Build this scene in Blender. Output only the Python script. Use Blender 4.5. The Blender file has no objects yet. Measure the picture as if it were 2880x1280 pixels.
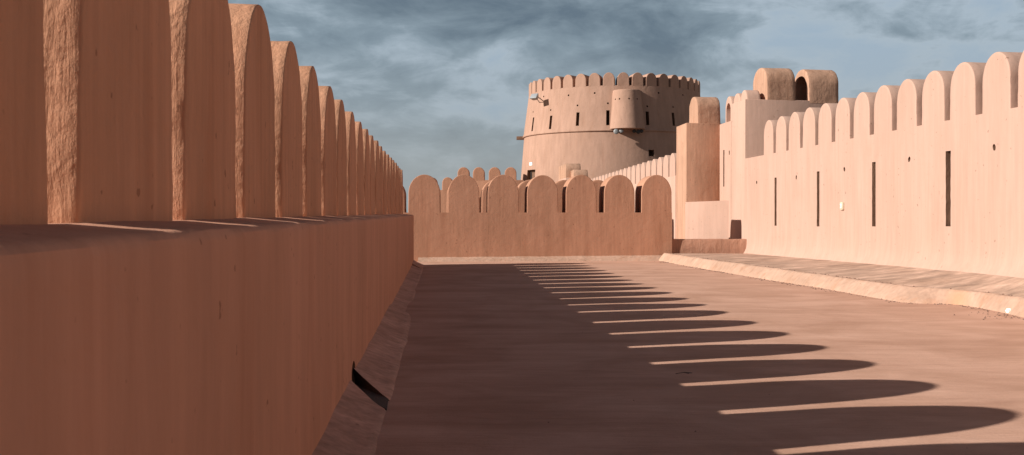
import bpy, bmesh, math, random
from mathutils import Vector, Matrix, noise
R = math.radians
random.seed(7)
scene = bpy.context.scene
COL = scene.collection
F = 2504.0          # focal length in photo units
CZ = 1.62           # eye height above the terrace floor
SHL = -0.0731       # run of the left parapet
SHR = -0.0551       # run of the right wall

# ------------------------------------------------------------------ helpers
def link(name, me, mat=None, parent=None, loc=(0, 0, 0), rz=0.0):
    o = bpy.data.objects.new(name, me)
    COL.objects.link(o)
    if mat is not None and me is not None and not me.materials:
        me.materials.append(mat)
    L = Vector(loc)
    if parent is not None:
        o.parent = parent
        L = L - parent.location
    o.location = L
    o.rotation_euler = (0, 0, rz)
    return o

def thing(name, label, cat, loc, group=None):
    o = bpy.data.objects.new(name, None)
    o.empty_display_size = 0.3
    COL.objects.link(o)
    o.location = loc
    tag(o, label, cat, group)
    return o

def tag(o, label, cat, group=None):
    o['label'] = label
    o['category'] = cat
    if group:
        o['group'] = group

def shade(me, angle=35):
    me.polygons.foreach_set('use_smooth', [True] * len(me.polygons))
    me.set_sharp_from_angle(angle=R(angle))

def mesh_from_bm(bm, name, angle=35):
    bmesh.ops.recalc_face_normals(bm, faces=bm.faces)
    me = bpy.data.meshes.new(name)
    bm.to_mesh(me)
    bm.free()
    shade(me, angle)
    return me

def prism(bm, pts_bottom, pts_top):
    """closed prism between two equal loops of 3D points"""
    a = [bm.verts.new(p) for p in pts_bottom]
    b = [bm.verts.new(p) for p in pts_top]
    n = len(a)
    bm.faces.new(list(reversed(a)))
    bm.faces.new(b)
    for i in range(n):
        j = (i + 1) % n
        bm.faces.new((a[i], a[j], b[j], b[i]))
    return a + b

def box(bm, x0, x1, y0, y1, z0, z1):
    return prism(bm, [(x0, y0, z0), (x1, y0, z0), (x1, y1, z0), (x0, y1, z0)],
                 [(x0, y0, z1), (x1, y0, z1), (x1, y1, z1), (x0, y1, z1)])

def bevel_sharp(bm, off, seg=2, ang=40):
    bmesh.ops.recalc_face_normals(bm, faces=bm.faces)
    es = [e for e in bm.edges if len(e.link_faces) == 2 and e.calc_face_angle(0) > R(ang)]
    bmesh.ops.bevel(bm, geom=es, offset=off, segments=seg, affect='EDGES', profile=0.5)

def cut(o, bmc):
    """carve the cutter shapes out of a mesh object, for good"""
    bmesh.ops.recalc_face_normals(bmc, faces=bmc.faces)
    mc = bpy.data.meshes.new('cutter'); bmc.to_mesh(mc); bmc.free()
    if M_recess.name not in [m.name for m in o.data.materials]: o.data.materials.append(M_recess)
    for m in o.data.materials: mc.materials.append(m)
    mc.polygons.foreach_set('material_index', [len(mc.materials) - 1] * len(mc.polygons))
    c = bpy.data.objects.new('cutter', mc); COL.objects.link(c)
    par, c.parent = o.parent, None
    if par is not None:
        c.location = par.location
    bpy.context.view_layer.update()
    m = o.modifiers.new('b', 'BOOLEAN'); m.operation = 'DIFFERENCE'; m.solver = 'EXACT'; m.object = c
    dg = bpy.context.evaluated_depsgraph_get()
    new = bpy.data.meshes.new_from_object(o.evaluated_get(dg))
    o.modifiers.clear()
    old = o.data; o.data = new
    bpy.data.objects.remove(c); bpy.data.meshes.remove(mc); bpy.data.meshes.remove(old)
    shade(new, 30)

def nz(p, s=1.0, o=0.0):
    return noise.noise(Vector((p[0] * s + o, p[1] * s + 3.1 * o, p[2] * s)))

# ------------------------------------------------------------------ materials
def mat_new(name):
    m = bpy.data.materials.new(name); m.use_nodes = True
    nt = m.node_tree; nt.nodes.clear()
    return m, nt, nt.nodes, nt.links

def N(nodes, t, **kw):
    n = nodes.new(t)
    for k, v in kw.items():
        setattr(n, k, v)
    return n

def noise_tex(nodes, links, vec, scale, detail=4, rough=0.55, dist=0.0):
    n = N(nodes, 'ShaderNodeTexNoise')
    n.inputs['Scale'].default_value = scale
    n.inputs['Detail'].default_value = detail
    n.inputs['Roughness'].default_value = rough
    n.inputs['Distortion'].default_value = dist
    links.new(vec, n.inputs['Vector'])
    return n

def mapping(nodes, links, vec, sc, rot=(0, 0, 0)):
    m = N(nodes, 'ShaderNodeMapping'); m.inputs['Scale'].default_value = sc
    m.inputs['Rotation'].default_value = rot
    links.new(vec, m.inputs['Vector'])
    return m.outputs[0]

def ramp(nodes, links, fac, stops):
    r = N(nodes, 'ShaderNodeValToRGB')
    cr = r.color_ramp
    while len(cr.elements) < len(stops):
        cr.elements.new(0.5)
    for e, (p, c) in zip(cr.elements, stops):
        e.position = p; e.color = (c[0], c[1], c[2], 1) if not isinstance(c, float) else (c, c, c, 1)
    links.new(fac, r.inputs[0])
    return r.outputs[0]

def mix(nodes, links, fac, a, b, mode='MIX'):
    m = N(nodes, 'ShaderNodeMix', data_type='RGBA', blend_type=mode)
    for sock, v in ((m.inputs[0], fac), (m.inputs[6], a), (m.inputs[7], b)):
        if isinstance(v, (int, float)): sock.default_value = v
        elif isinstance(v, tuple): sock.default_value = (v[0], v[1], v[2], 1)
        else: links.new(v, sock)
    return m.outputs[2]

def plaster(name, base, dark=0.84, light=1.07, stain=(0.78, 0.62, 0.52), stain_amt=0.35,
            bump=0.5, coarse=0.0, grain=1.0, streak=1.0):
    m, nt, nd, lk = mat_new(name)
    geo = N(nd, 'ShaderNodeNewGeometry').outputs['Position']
    # vertical trowel strokes
    v1 = mapping(nd, lk, geo, (9 * streak, 9 * streak, 0.55))
    n1 = noise_tex(nd, lk, v1, 1.0, 5, 0.6, 0.3)
    v2 = mapping(nd, lk, geo, (1.1, 1.1, 0.5))
    n2 = noise_tex(nd, lk, v2, 1.0, 5, 0.6, 0.6)
    v3 = mapping(nd, lk, geo, (3.2, 3.2, 0.28))
    n3 = noise_tex(nd, lk, v3, 1.0, 4, 0.65, 0.2)
    c_d = tuple(c * dark for c in base); c_l = tuple(min(c * light, 0.9) for c in base)
    col = ramp(nd, lk, n1.outputs[0], [(0.30, c_d), (0.66, c_l)])
    col2 = ramp(nd, lk, n2.outputs[0], [(0.34, (dark, dark, dark * 0.98)), (0.64, (1.03, 1.03, 1.03))])
    col = mix(nd, lk, 1.0, col, col2, 'MULTIPLY')
    st = ramp(nd, lk, n3.outputs[0], [(0.52, (1.0, 1.0, 1.0)), (0.70, stain)])
    col = mix(nd, lk, stain_amt, col, mix(nd, lk, 1.0, col, st, 'MULTIPLY'))
    # small pits and specks
    n5 = noise_tex(nd, lk, geo, 11.0, 2, 0.5)
    sp = ramp(nd, lk, n5.outputs[0], [(0.255, (0.5, 0.45, 0.42)), (0.29, (1.0, 1.0, 1.0))])
    col = mix(nd, lk, 0.7, col, sp, 'MULTIPLY')
    b = N(nd, 'ShaderNodeBsdfPrincipled')
    b.inputs['Roughness'].default_value = 0.92
    b.inputs['Specular IOR Level'].default_value = 0.12
    lk.new(col, b.inputs['Base Color'])
    # bump: strokes + lumps + grain
    g1 = mapping(nd, lk, geo, (26, 26, 3.0))
    h1 = noise_tex(nd, lk, g1, 1.0, 5, 0.7, 0.4)
    h2 = noise_tex(nd, lk, geo, 2.2, 4, 0.6, 0.5)
    h3 = noise_tex(nd, lk, geo, 60.0, 3, 0.7)
    def madd(a, k, c=None):
        mm = N(nd, 'ShaderNodeMath', operation='MULTIPLY_ADD' if c else 'MULTIPLY')
        lk.new(a, mm.inputs[0]); mm.inputs[1].default_value = k
        if c: lk.new(c, mm.inputs[2])
        return mm.outputs[0]
    hsum = madd(h1.outputs[0], 0.010)
    hsum = madd(h2.outputs[0], 0.045, hsum)
    hsum = madd(h3.outputs[0], 0.0035 * grain, hsum)
    if coarse > 0:
        h4 = noise_tex(nd, lk, mapping(nd, lk, geo, (1, 1, 0.6)), 9.0, 8, 0.62, 0.0)
        hsum = madd(h4.outputs[0], coarse, hsum)
    bp = N(nd, 'ShaderNodeBump'); bp.inputs['Strength'].default_value = bump
    bp.inputs['Distance'].default_value = 1.0
    lk.new(hsum, bp.inputs['Height']); lk.new(bp.outputs[0], b.inputs['Normal'])
    o = N(nd, 'ShaderNodeOutputMaterial'); lk.new(b.outputs[0], o.inputs[0])
    return m

BASE = (0.60, 0.315, 0.195)
M_left = plaster('plaster_left', (0.57, 0.295, 0.195), coarse=0.004, bump=0.45, stain_amt=0.25, dark=0.935, streak=0.45)
M_lmer = plaster('plaster_left_merlon', (0.585, 0.30, 0.182), coarse=0.013, bump=0.75, dark=0.88)
M_front = plaster('plaster_front', (0.47, 0.245, 0.158), bump=0.32, stain_amt=0.25, dark=0.9)
M_right = plaster('plaster_right', (0.475, 0.307, 0.240), bump=0.26, stain_amt=0.06, dark=0.96)
M_far = plaster('plaster_far', (0.60, 0.345, 0.235), bump=0.35, streak=0.6)
M_tower = plaster('plaster_tower', (0.41, 0.25, 0.185), bump=0.45, streak=0.35, stain_amt=0.2, dark=0.92)
M_curb = plaster('plaster_curb', (0.50, 0.32, 0.235), bump=0.7, coarse=0.008, stain=(0.9, 0.66, 0.5), stain_amt=0.4)
M_curb_l = plaster('plaster_curb_old', (0.60, 0.36, 0.275), bump=0.45, coarse=0.006, dark=0.72)

M_recess = plaster('recess_brown', (0.26, 0.145, 0.095), coarse=0.02, bump=0.8, dark=0.7)  # darker brown given to every face carved into an opening

def floor_mat(name, a, b_, c_, sx=0.35, sy=1.6, patch=0.5, bump=0.5, speck=0.6):
    m, nt, nd, lk = mat_new(name)
    geo = N(nd, 'ShaderNodeNewGeometry').outputs['Position']
    n1 = noise_tex(nd, lk, mapping(nd, lk, geo, (sx, sy, 1), (0, 0, R(-5))), 1.0, 7, 0.62, 0.5)
    n2 = noise_tex(nd, lk, mapping(nd, lk, geo, (sx * 5, sy * 5, 1), (0, 0, R(-5))), 1.0, 6, 0.7, 0.2)
    n3 = noise_tex(nd, lk, geo, 0.7, 5, 0.6, 0.8)
    n4 = noise_tex(nd, lk, geo, 38.0, 3, 0.7)
    col = ramp(nd, lk, n1.outputs[0], [(0.30, a), (0.50, b_), (0.70, c_)])
    k = ramp(nd, lk, n2.outputs[0], [(0.30, (0.80, 0.79, 0.78)), (0.66, (1.08, 1.08, 1.08))])
    col = mix(nd, lk, patch, col, k, 'MULTIPLY')
    k3 = ramp(nd, lk, n3.outputs[0], [(0.36, (0.86, 0.83, 0.80)), (0.60, (1.02, 1.02, 1.02))])
    col = mix(nd, lk, 1.0, col, k3, 'MULTIPLY')
    k4 = ramp(nd, lk, n4.outputs[0], [(0.27, (0.62, 0.55, 0.5)), (0.36, (1.0, 1.0, 1.0))])
    col = mix(nd, lk, speck, col, k4, 'MULTIPLY')
    b = N(nd, 'ShaderNodeBsdfPrincipled'); b.inputs['Roughness'].default_value = 0.93
    b.inputs['Specular IOR Level'].default_value = 0.1
    lk.new(col, b.inputs['Base Color'])
    mm = N(nd, 'ShaderNodeMath', operation='MULTIPLY'); lk.new(n4.outputs[0], mm.inputs[0]); mm.inputs[1].default_value = 0.004
    m2 = N(nd, 'ShaderNodeMath', operation='MULTIPLY_ADD'); lk.new(n2.outputs[0], m2.inputs[0]); m2.inputs[1].default_value = 0.02
    lk.new(mm.outputs[0], m2.inputs[2])
    bp = N(nd, 'ShaderNodeBump'); bp.inputs['Strength'].default_value = bump; bp.inputs['Distance'].default_value = 1.0
    lk.new(m2.outputs[0], bp.inputs['Height']); lk.new(bp.outputs[0], b.inputs['Normal'])
    o = N(nd, 'ShaderNodeOutputMaterial'); lk.new(b.outputs[0], o.inputs[0])
    return m

M_floor = floor_mat('floor_screed', (0.475, 0.275, 0.197), (0.56, 0.335, 0.245), (0.61, 0.375, 0.28), patch=0.35, bump=0.8, speck=0.8)
M_walk = floor_mat('walkway_screed', (0.29, 0.20, 0.152), (0.46, 0.31, 0.235), (0.70, 0.475, 0.365), sx=1.1, sy=2.6, patch=1.0, bump=0.7, speck=0.9)
M_ground = floor_mat('desert_ground', (0.34, 0.24, 0.17), (0.42, 0.30, 0.21), (0.46, 0.33, 0.24), sx=0.02, sy=0.03)

def plain(name, c, rough=0.6, metal=0.0, spread=0.15, scale=20):
    m, nt, nd, lk = mat_new(name)
    geo = N(nd, 'ShaderNodeNewGeometry').outputs['Position']
    n = noise_tex(nd, lk, geo, scale, 4, 0.6)
    col = ramp(nd, lk, n.outputs[0], [(0.3, tuple(x * (1 - spread) for x in c)), (0.7, tuple(x * (1 + spread) for x in c))])
    b = N(nd, 'ShaderNodeBsdfPrincipled'); b.inputs['Roughness'].default_value = rough; b.inputs['Metallic'].default_value = metal
    lk.new(col, b.inputs['Base Color'])
    o = N(nd, 'ShaderNodeOutputMaterial'); lk.new(b.outputs[0], o.inputs[0])
    return m
M_metal = plain('grey_metal', (0.30, 0.30, 0.30), 0.5, 0.2)
M_lens = plain('lamp_glass', (0.30, 0.315, 0.33), 0.35)
M_dark = plain('dark_iron', (0.035, 0.028, 0.025), 0.6)
M_wood = plain('old_wood', (0.16, 0.085, 0.05), 0.8, scale=9)
M_white = plain('white_paint', (0.80, 0.79, 0.76), 0.5)
M_soil = plain('black_grit', (0.085, 0.062, 0.048), 0.95, spread=0.5, scale=60)
M_crumb = plain('brown_crumbs', (0.17, 0.10, 0.07), 0.95, spread=0.4)
M_cream = plain('cream_plastic', (0.62, 0.52, 0.38), 0.5)

# ------------------------------------------------------------------ merlon shape
def merlon_mesh(name, w, h, T, hs=None, taper=0.05, nv=9, na=16, nt_=3, rim=0.02, rough=0.0, seed=0, bury=0.04, sq=1.0, skew=0.0):
    """round-headed merlon: x along the wall, y through it (0 = near face), z up"""
    if hs is None: hs = h * 0.52
    a = w / 2; b = h - hs
    prof = []
    for i in range(nv):
        v = -bury + (hs + bury) * i / nv
        prof.append((a * (1 + taper * (1 - max(v, 0) / hs)), v))
    for i in range(na + 1):
        t = math.pi * i / na
        ct, s_ = math.cos(t), math.sin(t)
        prof.append((a * math.copysign(abs(ct) ** sq, ct), hs + b * abs(s_) ** sq))
    for i in range(nv - 1, -1, -1):
        v = -bury + (hs + bury) * i / nv
        prof.append((-a * (1 + taper * (1 - max(v, 0) / hs)), v))
    cx, cz = 0.0, hs * 0.7
    def ring(y, ins):
        pts = []
        for (u, v) in prof:
            d = Vector((u - cx, v - cz)); L = d.length
            k = max(0.0, 1 - ins / L)
            pu, pv = cx + d.x * k, cz + d.y * k
            if v <= -bury + 1e-6: pv = -bury
            p = Vector((pu, y, pv))
            if rough > 0 and pv > -bury + 1e-4:
                q = (pu * 1.0 + seed * 7.3, y, pv)
                low = 1.35 - 0.75 * min(1, max(0, pv / h))
                dn = (nz(q, 2.6) * 0.9 + nz(q, 7.0, 5) * 0.6 + nz(q, 17.0, 9) * 0.38 + nz(q, 36.0, 2) * 0.2) * rough * low
                dd = Vector((d.x / L, 0, d.y / L))
                p = p + dd * dn
                if ins > 0:
                    p.y += nz((pu, y + 4, pv + seed), 5.0) * rough * 0.5
            p.x += skew * y
            pts.append(p)
        return pts
    rings = [ring(0.0, rim * 3.2), ring(0.0, rim), ring(rim * 0.3, rim * 0.3), ring(rim, 0.0)]
    for i in range(1, nt_):
        rings.append(ring(rim + (T - 2 * rim) * i / nt_, 0.0))
    rings += [ring(T - rim, 0.0), ring(T - rim * 0.3, rim * 0.3), ring(T, rim), ring(T, rim * 3.2)]
    bm = bmesh.new()
    vr = [[bm.verts.new(p) for p in r] for r in rings]
    n = len(prof)
    for i in range(len(vr) - 1):
        for j in range(n - 1):
            bm.faces.new((vr[i][j], vr[i][j + 1], vr[i + 1][j + 1], vr[i + 1][j]))
        bm.faces.new((vr[i][n - 1], vr[i][0], vr[i + 1][0], vr[i + 1][n - 1]))
    bm.faces.new(vr[0]); bm.faces.new(list(reversed(vr[-1])))
    return mesh_from_bm(bm, name, 50)

def place(me, mat, root, x, y, z, rz, name='merlon'):
    return link(name, me, mat, root, (x, y, z), rz)

def wall_xyz(lat, s, sh):
    return lat + sh * s, s

# ------------------------------------------------------------------ ground and floor
def floor_h(x, y):
    """gentle falls and one low cross ridge of the terrace"""
    d = y - (15.6 + 0.05 * x)
    ridge = 0.030 / (1 + math.exp(-d * 3.0)) * math.exp(-max(0, d) / 7.0)
    return ridge + 0.012 * nz((x * 0.12, y * 0.35, 0)) + 0.005 * nz((x * 0.7, y * 1.2, 3))

bm = bmesh.new()
xs = [-30 + 1.5 * i for i in range(17)] + [-4.4 + 0.25 * i for i in range(68)] + [13 + 1.5 * i for i in range(6)]
ys = [-14 + 1.5 * i for i in range(10)] + [1 + 0.22 * i for i in range(170)] + [38.5 + 2 * i for i in range(3)]
grid = [[bm.verts.new((x, y, floor_h(x, y))) for x in xs] for y in ys]
for j in range(len(ys) - 1):
    for i in range(len(xs) - 1):
        bm.faces.new((grid[j][i], grid[j][i + 1], grid[j + 1][i + 1], grid[j + 1][i]))
fl = link('terrace_floor', mesh_from_bm(bm, 'terrace_floor', 80), M_floor)
fl['kind'] = 'structure'
bm = bmesh.new()
v = [bm.verts.new(p) for p in ((-3000, -3000, -8), (3000, -3000, -8), (3000, 3000, -8), (-3000, 3000, -8))]
bm.faces.new(v)
gr = link('ground', mesh_from_bm(bm, 'ground'), M_ground); gr['kind'] = 'structure'

# ------------------------------------------------------------------ left parapet
ANG_L = math.atan2(1.0, SHL)
PL = 1.324
left = thing('parapet_wall', 'long shaded brown plaster parapet with tall round-headed merlons, close on the left', 'wall', (-1.2, 4, 0))
def left_body():
    prof = [(-0.79, -2.1), (-0.79, -1.62)] + [(-0.79, -1.55 + 1.40 * i / 14) for i in range(15)]
    prof += [(-0.790, -0.100), (-0.796, -0.078), (-0.812, -0.062), (-0.84, -0.054), (-0.95, -0.045), (-1.10, -0.030), (-1.3, -0.03), (-1.52, -0.03), (-1.56, -0.06), (-1.62, -9.6)]
    S = [-8 + 0.5 * i for i in range(18)] + [1 + 0.12 * i for i in range(110)] + [14.2 + 0.4 * i for i in range(41)] + [30.68]
    bm = bmesh.new()
    rings = []
    for s in S:
        r = []
        for k, (lat, z) in enumerate(prof):
            dl = 0.0; dz = 0.0
            if -1.7 < z:
                q = (lat, s, z)
                dl = 0.010 * nz(q, 0.9) + 0.003 * nz(q, 3.0, 4)
                if lat < -0.8: dz = 0.006 * nz(q, 1.3, 8) + 0.002 * nz(q, 6, 1)
            X, Y = wall_xyz(lat + dl, s, SHL)
            r.append(bm.verts.new((X + 1.2, Y - 4, z + dz + CZ)))
        rings.append(r)
    n = len(prof)
    for i in range(len(rings) - 1):
        for j in range(n - 1):
            bm.faces.new((rings[i][j], rings[i][j + 1], rings[i + 1][j + 1], rings[i + 1][j]))
        bm.faces.new((rings[i][n - 1], rings[i][0], rings[i + 1][0], rings[i + 1][n - 1]))
    bm.faces.new(rings[0]); bm.faces.new(list(reversed(rings[-1])))
    return mesh_from_bm(bm, 'left_wall_body', 50)
lb = link('wall_body', left_body(), M_left, left, left.location)
# weep hole at the drain slot
bmc = bmesh.new()
x0, y0 = wall_xyz(-0.79, 9.2, SHL)
hv = []
for i in range(12):
    t = 2 * math.pi * i / 12
    hv.append((0.20 * math.cos(t) * (1 + .15 * math.sin(3 * t)), 0.14 * math.sin(t)))
prism(bmc, [(x0 + 0.1 + 1.2, y0 + a - 4, 0.12 + b) for a, b in hv], [(x0 - 0.30 + 1.2, y0 + a * 0.8 - 4, 0.12 + b * 0.8) for a, b in hv])
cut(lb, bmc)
for k in range(-9, 19):
    s = 6.29 + PL * k
    near = -4 <= k <= 8
    far = k > 8
    w = 1.05 + random.uniform(-.015, .015); h = 1.335 + random.uniform(-.012, .012)
    if near:
        me = merlon_mesh('left_merlon', w, h, 0.42, hs=0.62, taper=0.052, nv=44, na=52, nt_=9, rim=0.012, rough=0.007, seed=k)
    else:
        me = merlon_mesh('left_merlon', w, h, 0.42, hs=0.62, taper=0.052, nv=14, na=22, nt_=4, rim=0.016, rough=0.010, seed=k)
    X, Y = wall_xyz(-1.12 + random.uniform(-.006, .006), s, SHL)
    place(me, M_lmer, left, X, Y, CZ - 0.022, ANG_L + random.uniform(-.004, .004))

# sloped plaster fillet along the foot of the left parapet, in three lengths
def fillet(name, s0, s1, z_top, lat_out, skew0=0.0, skew1=0.0, seed=0):
    bm = bmesh.new()
    nS = max(4, int((s1 - s0) / 0.16)); nL = 8
    rows = []
    for i in range(nS + 1):
        f = i / nS
        row = []
        for j in range(nL + 1):
            g = j / nL                                   # 0 at the wall, 1 at the floor
            sk = (skew0 * (1 - f) + skew1 * f) * g
            s = s0 + (s1 - s0) * f + sk
            lo = lat_out + 0.020 * nz((s * 1.0, seed, 0), 1.0) + 0.016 * nz((s * 4.0, seed, 2))
            lat = -0.83 + (lo + 0.83) * g
            z = z_top * (1 - g) ** 1.25 + 0.012 * (1 - g) * 0 + 0.014 * nz((s, lat, seed), 1.6) * (1 - g) * 1.2
            if g == 1: z = -0.03
            elif g > 0.85: z = max(z, 0.016)
            X, Y = wall_xyz(lat, s, SHL)
            row.append((X + 1.2, Y - 4, max(z, -0.03)))
        rows.append(row)
    top = [[bm.verts.new(p) for p in r] for r in rows]
    bot = [[bm.verts.new((p[0], p[1], -0.06)) for p in (r[0], r[-1])] for r in rows]
    for i in range(nS):
        for j in range(nL):
            bm.faces.new((top[i][j], top[i][j + 1], top[i + 1][j + 1], top[i + 1][j]))
        bm.faces.new((top[i][nL], bot[i][1], bot[i + 1][1], top[i + 1][nL]))
        bm.faces.new((bot[i][0], top[i][0], top[i + 1][0], bot[i + 1][0]))
        bm.faces.new((bot[i][1], bot[i][0], bot[i + 1][0], bot[i + 1][1]))
    bm.faces.new([bot[0][0], bot[0][1]] + list(reversed(top[0])))
    bm.faces.new([bot[-1][1], bot[-1][0]] + top[-1])
    fo = link('fillet', mesh_from_bm(bm, 'fillet', 40), M_curb_l, left, left.location)
    fo.data.materials.append(M_soil)
    for p in fo.data.polygons:                      # raw gritty ends at the drain slot
        if len(p.vertices) > 5 and 8 < p.center.y + 4 < 10: p.material_index = 1
    return fo
fillet('f', -6, 8.95, 0.145, -0.40, 0.0, -0.90, 1)
fillet('f', 9.42, 16.2, 0.165, -0.385, -0.92, -0.5, 2)
fillet('f', 16.25, 28.9, 0.125, -0.43, -0.5, -0.4, 3)
fillet('f', 28.98, 30.95, 0.185, -0.44, -0.3, 0, 4)
# black grit lying in the drain slot
bm = bmesh.new()
pts = []
for (lat, s) in ((-0.80, 8.9), (-0.43, 8.15), (-0.44, 8.6), (-0.80, 9.6)):
    X, Y = wall_xyz(lat, s, SHL); pts.append((X + 1.2, Y - 4))
prism(bm, [(x, y, -0.04) for x, y in pts], [(x, y, 0.016) for x, y in pts])
link('drain_slot', mesh_from_bm(bm, 'drain_slot'), M_soil, left, left.location)

# ------------------------------------------------------------------ front parapet (facing the camera)
front = thing('parapet_wall', 'brown plaster cross parapet with seven wide round merlons at the end of the terrace', 'wall', (1, 33.6, 0))
def y_skirt(x):
    return 0.0
FX = [(-2.945, 440), (-1.624, 440), (-0.295, 441), (1.033, 441), (2.348, 441), (3.650, 441), (4.925, 441)]
bm = bmesh.new()
box(bm, -4.2 - 1, 5.455 - 1, 0, 1.22, -9.6, CZ + 0.015)
link('wall_body', mesh_from_bm(bm, 'front_wall_body'), M_front, front, front.location)
for i, (x, yp) in enumerate(FX):
    w = (1.06, 1.04, 1.045, 1.04, 1.035, 1.035, 1.03)[i]
    me = merlon_mesh('front_merlon', w, 1.275 + random.uniform(-.01, .01), 1.20, hs=0.64, taper=0.012, nv=12, na=30, nt_=5, rim=0.010, rough=0.004, seed=40 + i, bury=0.0)
    place(me, M_front, front, x, 33.6, CZ + 0.015, 0)
front.rotation_euler.z = R(3.6)      # square to the left parapet
# sloping plaster skirting in front of it
bm = bmesh.new()
top, bot = [], []
nS = 60
rows = []
for i in range(nS + 1):
    x = -3.15 + (5.35 + 3.15) * i / nS
    z = 0.135 + 0.05 * i / nS + 0.012 * nz((x * 1.5, 0, 0))
    rows.append([(x - 1, 0.02, z + 0.01), (x - 1, -0.02, z - 0.012), (x - 1, -0.30 + 0.02 * nz((x, 3, 0), 2), 0.055), (x - 1, -0.36 + 0.02 * nz((x, 5, 0), 2), -0.02), (x - 1, 0.02, -0.02)])
vr = [[bm.verts.new(p) for p in r] for r in rows]
for i in range(nS):
    for j in range(5):
        k = (j + 1) % 5
        bm.faces.new((vr[i][j], vr[i][k], vr[i + 1][k], vr[i + 1][j]))
bm.faces.new(vr[0]); bm.faces.new(list(reversed(vr[-1])))
link('skirting', mesh_from_bm(bm, 'front_skirting', 50), M_curb, front, front.location)

# second row of merlons behind it
rear = thing('parapet_wall', 'rear brown parapet mostly hidden behind the wide-merlon cross parapet', 'wall', (0, 38.2, 0))
bm = bmesh.new(); box(bm, -7, 4.3, 0, 1.1, -9.6, CZ + 0.0); bevel_sharp(bm, 0.02)
link('wall_body', mesh_from_bm(bm, 'rear_body'), M_front, rear, rear.location)
me = merlon_mesh('rear_merlon', 1.07, 1.28, 1.05, hs=0.66, taper=0.01, nv=8, na=24, rim=0.024, rough=0.004)
for x in (-6.92, -5.60, -4.28, -2.945, -1.624, -0.295, 1.033, 2.348, 3.650):
    place(me, M_front, rear, x - 0.336, 38.2, CZ + 0.0, 0)

rear.rotation_euler.z = R(3.6)
# low sill wall between the cross parapet and the right wall
sill = thing('low_wall', 'low rough brown plaster wall in the corner between cross parapet and right wall', 'wall', (6.8, 34.0, 0))
bm = bmesh.new()
n = 26
rows = []
for i in range(n + 1):
    x = -1.45 + 3.0 * i / n
    zt = CZ - 0.895 + 0.012 * nz((x * 2, 1, 0)) + 0.008 * nz((x * 7, 1, 0))
    r = [(x, -0.05 + .02 * nz((x, 0, 0), 3), -0.1), (x, -0.03 + .02 * nz((x, 3, 0), 3), 0.35), (x, 0.0 + .015 * nz((x, 5, 0), 4), zt - 0.05), (x, 0.03, zt), (x, 0.38, zt), (x, 0.42, -0.1)]
    rows.append([bm.verts.new(p) for p in r])
for i in range(n):
    for j in range(6):
        k = (j + 1) % 6
        bm.faces.new((rows[i][j], rows[i][k], rows[i + 1][k], rows[i + 1][j]))
bm.faces.new(rows[0]); bm.faces.new(list(reversed(rows[-1])))
link('wall_body', mesh_from_bm(bm, 'sill_body', 45), plaster('plaster_sill', (0.44, 0.235, 0.16), coarse=0.02, bump=0.7), sill, sill.location)

# ------------------------------------------------------------------ right wall
ANG_R = math.atan2(-1.0, -SHR)
LR = 9.90
right = thing('fortress_wall', 'high pale peach wall with narrow slits and round merlons on the right', 'wall', (9, 20, 0))
RL = Vector((9, 20, 0))
def RP(lat, s, z):          # point of the right wall's frame, local to its root
    X, Y = wall_xyz(lat, s, SHR)
    return (X - RL.x, Y - RL.y, z + CZ)
def footz(s):
    return -1.086 - (s - 17.1) * 0.0171
def rbody(s0, s1, topz, lat0=LR, lat1=11.5, flare=True, nseg=1):
    bm = bmesh.new()
    rings = []
    for i in range(nseg + 1):
        s = s0 + (s1 - s0) * i / nseg
        fz = footz(s)
        if flare:
            pr = [(lat0, topz), (lat0, fz + 0.55), (lat0 - 0.012, fz + 0.34), (lat0 - 0.04, fz + 0.17), (lat0 - 0.10, fz + 0.05), (lat0 - 0.17, fz - 0.06), (lat0 - 0.17, -9.6), (lat1, -9.6), (lat1, topz)]
        else:
            pr = [(lat0, topz), (lat0, -9.6), (lat1, -9.6), (lat1, topz)]
        rings.append([bm.verts.new(RP(l, s, z)) for l, z in pr])
    n = len(pr)
    for i in range(nseg):
        for j in range(n):
            k = (j + 1) % n
            bm.faces.new((rings[i][j], rings[i][k], rings[i + 1][k], rings[i + 1][j]))
    bm.faces.new(rings[0]); bm.faces.new(list(reversed(rings[-1])))
    return bm
b = rbody(-8, 34.32, 1.87)
rb = link('wall_body', mesh_from_bm(b, 'right_body', 40), M_right, right, right.location)

def slit_cutter(bmc, s, z0, z1, w=0.2, depth=0.5, lat=LR):
    jag = []
    n = 18
    lft = []; rgt = []
    for i in range(n + 1):
        z = z0 + (z1 - z0) * i / n
        lft.append((s - w / 2 + 0.012 * nz((s, z, 0), 6), z))
        rgt.append((s + w / 2 + 0.012 * nz((s, z, 5), 6), z))
    loop = lft + list(reversed(rgt))
    prism(bmc, [RP(lat - 0.3, a, b_) for a, b_ in loop], [RP(lat + depth, a, b_) for a, b_ in loop])
def hole_cutter(bmc, s, z, r=0.055, depth=0.45, lat=LR):
    loop = []
    for i in range(14):
        t = 2 * math.pi * i / 14
        rr = r * (1 + 0.12 * math.sin(2 * t + s) + 0.06 * math.sin(5 * t))
        loop.append((s + rr * math.cos(t), z + rr * 1.1 * math.sin(t)))
    prism(bmc, [RP(lat - 0.2, a, b_) for a, b_ in loop], [RP(lat + depth, a, b_ + 0.0) for a, b_ in loop])
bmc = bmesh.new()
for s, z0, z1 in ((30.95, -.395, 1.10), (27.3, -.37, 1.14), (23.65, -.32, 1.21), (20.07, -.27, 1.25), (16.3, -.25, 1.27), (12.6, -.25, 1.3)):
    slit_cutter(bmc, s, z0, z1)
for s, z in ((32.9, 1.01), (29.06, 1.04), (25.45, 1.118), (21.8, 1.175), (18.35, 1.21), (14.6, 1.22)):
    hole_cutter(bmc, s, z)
cut(rb, bmc)

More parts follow.
